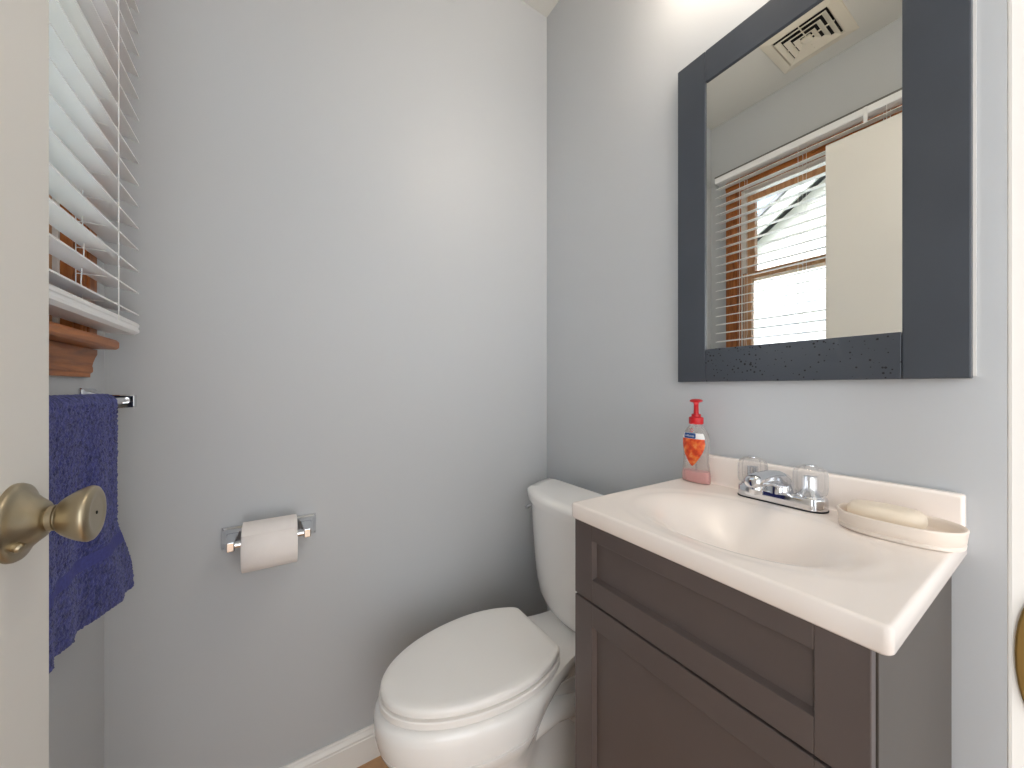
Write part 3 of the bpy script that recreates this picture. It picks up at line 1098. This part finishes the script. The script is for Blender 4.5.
# ------------------------------------------------------------------ liquid soap pump bottle
PX, PY, PZ = .8140, .4850, ZT + .0005
t = thing('soap_dispenser', (PX, PY, PZ), 'clear pump bottle of pink hand soap with red pump by the backsplash', 'soap bottle')
# height, half width (along wall), half depth
bprof = [(0, .0310, .0140), (.004, .0335, .0155), (.018, .0335, .0160), (.030, .0310, .0160), (.045, .0288, .0158), (.065, .0285, .0158), (.085, .0300, .0160), (.100, .0305, .0158), (.112, .0275, .0150), (.122, .0215, .0135), (.129, .0150, .0125), (.132, .0125, .0120), (.136, .0120, .0120)]
def binterp(h):
    for (h0, w0, d0), (h1, w1, d1) in zip(bprof[:-1], bprof[1:]):
        if h <= h1:
            u = (h - h0) / (h1 - h0)
            return w0 + (w1 - w0) * u, d0 + (d1 - d0) * u
    return bprof[-1][1:]
def bsurf(y, h, off=.0005):
    w, d = binterp(h)
    v = max(-.999, min(.999, (y - PY) / w))
    return PX - d * (1 - abs(v) ** 2.4) ** (1 / 2.4) - off
b = MB()
rings = [oval(PX, PY, d, w, PZ + h, 48, 2.4) for h, w, d in bprof]
inner = [oval(PX, PY, d - .0012, w - .0012, PZ + max(h, .0015), 48, 2.4) for h, w, d in reversed(bprof)]
b.loft(rings + inner)
b.build('bottle', M['bottle'], t, smooth=True, angle=60)
b = MB()
b.loft([oval(PX, PY, binterp(h)[1] - .0014, binterp(h)[0] - .0014, PZ + h, 48, 2.4) for h in (.002, .006, .014, .022, .0265)])
b.build('liquid_soap', M['pink'], t, smooth=True, angle=50)
b = MB()
b.lathe([(.0, .1345), (.0150, .1345), (.0155, .136), (.0155, .1475), (.0145, .150), (.0100, .151), (.0098, .157), (.0055, .158), (.0050, .180), (.0060, .1815), (.0060, .183), (0, .183)], (PX, PY, PZ), (0, 0, 1), 28, False, False)
pm = b.build('pump', M['red'], t, smooth=True, angle=40)
b = MB()
sp_ = []
nd = Vector((-.86, -.51, 0))     # nozzle turned towards the doorway
ns = Vector((-.51, .86, 0))
for (q, hy, hz, z) in ((-.0125, .0095, .0030, .1865), (-.004, .0140, .0048, .1875), (.008, .0135, .0046, .1878), (.018, .0085, .0038, .1868), (.028, .0050, .0032, .1845), (.032, .0042, .0028, .1828)):
    sp_.append([Vector((PX, PY, PZ + z)) + nd * q + ns * (hy * math.cos(2 * PI * k / 20)) + Vector((0, 0, hz * math.sin(2 * PI * k / 20))) for k in range(20)])
b.loft(sp_)
b.build('pump_head', M['red'], pm, smooth=True, angle=50)
MB().tube([(PX, PY, PZ + .005), (PX, PY, PZ + .135)], .002, 10).build('dip_tube', M['bottle'], t, smooth=True)
def patch(outline, name, m, parent, off):
    # flat print wrapped on the bottle front; outline gives y-limits by height
    b = MB()
    rows = []
    for h, ya, yb in outline:
        rows.append([b.bm.verts.new((bsurf(ya + (yb - ya) * k / 10, h, off), ya + (yb - ya) * k / 10, PZ + h)) for k in range(11)])
    for r0, r1 in zip(rows[:-1], rows[1:]):
        for k in range(10):
            b.face([r0[k], r0[k + 1], r1[k + 1], r1[k]])
    return b.build(name, m, parent, smooth=True)
out = []
for k in range(13):
    u = k / 12
    h = .0385 + .0625 * u
    w = .0265 * math.sin(min(1, u * 1.12) * PI / 2) ** .85 + .0004
    if u > .9:
        w *= .97
    out.append((h, PY - w, PY + w))
lab = patch(out, 'fruit_label', M['art'], t, .0005)
out = [(.099 + .015 * k / 6, PY - (.0262 - .004 * (k / 6) ** 2), PY + (.0262 - .004 * (k / 6) ** 2)) for k in range(7)]
patch(out, 'upper_label', M['white_print'], t, .0003)
LBY = PY + .0065
out = [(.1015 + .0122 * k / 6, LBY - .0145 + (.0012 if k in (0, 6) else 0), LBY + .0145 - (.0012 if k in (0, 6) else 0)) for k in range(7)]
patch(out, 'brand_label', M['blue_label'], t, .0007)
def wrap_text(body, size, yc, hc, m, name, parent, off):
    cu = bpy.data.curves.new('lettering', 'FONT')
    cu.body = body
    cu.size = size
    cu.align_x = 'CENTER'
    cu.align_y = 'CENTER'
    tmp = bpy.data.objects.new('lettering', cu)
    me = bpy.data.meshes.new_from_object(tmp)
    bpy.data.objects.remove(tmp)
    b = MB()
    b.bm.from_mesh(me)
    bpy.data.meshes.remove(me)
    for v in b.bm.verts:
        y = yc - v.co.x
        h = hc + v.co.y
        v.co = Vector((bsurf(y, h, off), y, PZ + h))
    return b.build(name, m, parent)
wrap_text('softsoap', .0068, LBY, .1076, M['white_print'], 'lettering', t, .0010)
# little round emblem on the shoulder
b = MB()
ring = []
for r in (.0042, .0028):
    ring.append([(bsurf(PY + .002 + r * math.cos(2 * PI * k / 20), .120 + r * math.sin(2 * PI * k / 20), .0006), PY + .002 + r * math.cos(2 * PI * k / 20), PZ + .120 + r * math.sin(2 * PI * k / 20)) for k in range(20)])
b.loft(ring, False, False)
b.build('round_emblem', M['red'], t)

# ------------------------------------------------------------------ wall mirror
MXF, MXB = XB - .020, XB - .001
MY0, MY1, MZ0, MZ1 = .0885, .5460, 1.0695, 1.8400
FWD = .0690
t = thing('wall_mirror', (XB, .317, MZ0), 'dark framed rectangular mirror hanging above the sink', 'mirror')
GAP = .0006
MB().box(MXF, MXB, MY1 - FWD, MY1, MZ0, MZ1).build('frame_stile', M['frame'], t, bevel=.0015)
MB().box(MXF, MXB, MY0, MY0 + FWD, MZ0, MZ1).build('frame_stile', M['frame'], t, bevel=.0015)
o = MB().box(MXF, MXB, MY0 + FWD + GAP, MY1 - FWD - GAP, MZ0, MZ0 + .0755).build('frame_rail', M['frame_spots'], t, bevel=.0015)
o['label'] = 'lower rail with dried water spots'
MB().box(MXF, MXB, MY0 + FWD + GAP, MY1 - FWD - GAP, MZ1 - .0725, MZ1).build('frame_rail', M['frame'], t, bevel=.0015)
MB().box(MXF + .0045, MXF + .0085, MY0 + FWD - .006, MY1 - FWD + .006, MZ0 + .07, MZ1 - .066).build('mirror_glass', M['mirror'], t)
# thin pale backing that shows beside the frame
MB().box(XB - .0045, XB - .0005, MY0 - .003, MY1 - .004, MZ0 + .003, MZ1 - .003).build('backing', M['trim'], t)

# ------------------------------------------------------------------ ceiling register over the window side
VX, VY_, VZ = -.103, .600, ZC
t = thing('ceiling_vent', (VX, VY_, VZ), 'square cream four way air vent on the ceiling, seen in the mirror', 'vent')
def sq(h, z, hy=None):
    hy = hy or h
    return [(VX + sx_ * h, VY_ + sy_ * hy, z) for sx_, sy_ in ((1, 1), (-1, 1), (-1, -1), (1, -1))]
b = MB()
b.loft([sq(.125, VZ), sq(.1235, VZ - .004), sq(.092, VZ - .009), sq(.088, VZ - .006), sq(.088, VZ)], False, False)
b.build('flange', M['vent'], t, bevel=.001)
MB().box(VX - .088, VX + .088, VY_ - .088, VY_ + .088, VZ - .0012, VZ - .0004).build('duct_shade', M['dark'], t)  # flat dark sheet painting the shade behind the louvers
for h in (.084, .060, .036):
    b = MB()
    b.loft([sq(h, VZ - .0125), sq(h - .0165, VZ - .0035), sq(h - .0175, VZ - .0045), sq(h - .001, VZ - .0140), sq(h, VZ - .0125)], False, False)
    b.build('louver', M['vent'], t)
b = MB()
b.loft([sq(.013, VZ - .0035), sq(.016, VZ - .0125), sq(.014, VZ - .014)])
b.build('center_plate', M['vent'], t)
b = MB()
b.box(VX - .086, VX + .086, VY_ - .0012, VY_ + .0012, VZ - .0085, VZ - .0035)
b.box(VX - .0012, VX + .0012, VY_ - .086, VY_ + .086, VZ - .0085, VZ - .0035)
b.build('cross_bar', M['vent'], t)

# ------------------------------------------------------------------ vanity light above the mirror (above the frame of the photo)
t = thing('vanity_light', (XB, .317, 2.13), 'chrome bath bar light with round bulbs above the mirror', 'lamp')
MB().box(XB - .028, XB, .115, .519, 2.085, 2.175).build('back_plate', M['chrome'], t, bevel=.004)
for y in (.180, .317, .454):
    MB().lathe([(.026, 0), (.026, .022), (.018, .026)], (XB - .028, y, 2.13), (-1, 0, 0), 24).build('socket', M['chrome'], t, smooth=True)
    b = MB()
    prof = [(.016, .0)] + [(.046 * math.sin(a), .052 - .046 * math.cos(a)) for a in [PI * k / 16 for k in range(2, 16)]] + [(0.001, .098)]
    b.lathe(prof, (XB - .054, y, 2.13), (-1, 0, 0), 32)
    b.build('bulb', M['globe'], t, smooth=True)

# ------------------------------------------------------------------ outside: neighbour house, lawn
struct(MB().box(-30, -.50, -20, 25, -.7, -.6).build('ground', M['ground']), 'lawn outside the window', 'ground')
t = thing('neighbor_house', (-6.5, 0, -.6), 'white sided house with grey gable roof outside the window', 'house')
HX = -4.5
yr, zr, ye = .2, 5.14, 3.55
sl = .69
ze = zr - sl * (ye - yr)
yl = yr - (ye - yr)
b = MB()
b.prism([(yl + .25, -.6), (ye - .25, -.6), (ye - .25, ze + .05), (yr, zr - .1), (yl + .25, ze + .05)], 'x', HX - 5, HX)
b.build('gable_wall', M['siding'], t)
b = MB()
k = 0
zc_ = -.55
while zc_ < 4.9:
    half = (ye - .25 - yr) if zc_ + .11 < ze else max(0, (zr - .15 - zc_ - .11) / sl)
    if half > .1:
        b.prism([(HX, zc_), (HX + .014, zc_), (HX + .003, zc_ + .112), (HX, zc_ + .112)], 'y', yr - half, yr + half)
    zc_ += .115
b.build('siding_boards', M['siding'], t)
b = MB()
c = MB()
for s in (-1, 1):
    y_e = yr + s * (ye - yr)
    b.prism([(yr, zr + .06), (y_e - s * .0, ze + .06), (y_e, ze), (yr, zr)], 'x', HX - 5.1, HX + .34)
    c.prism([(yr, zr), (y_e, ze), (y_e, ze - .22), (yr, zr - .22)], 'x', HX + .27, HX + .31)
b.build('roof', M['shingle'], t)
c.build('rake_board', M['rake'], t)
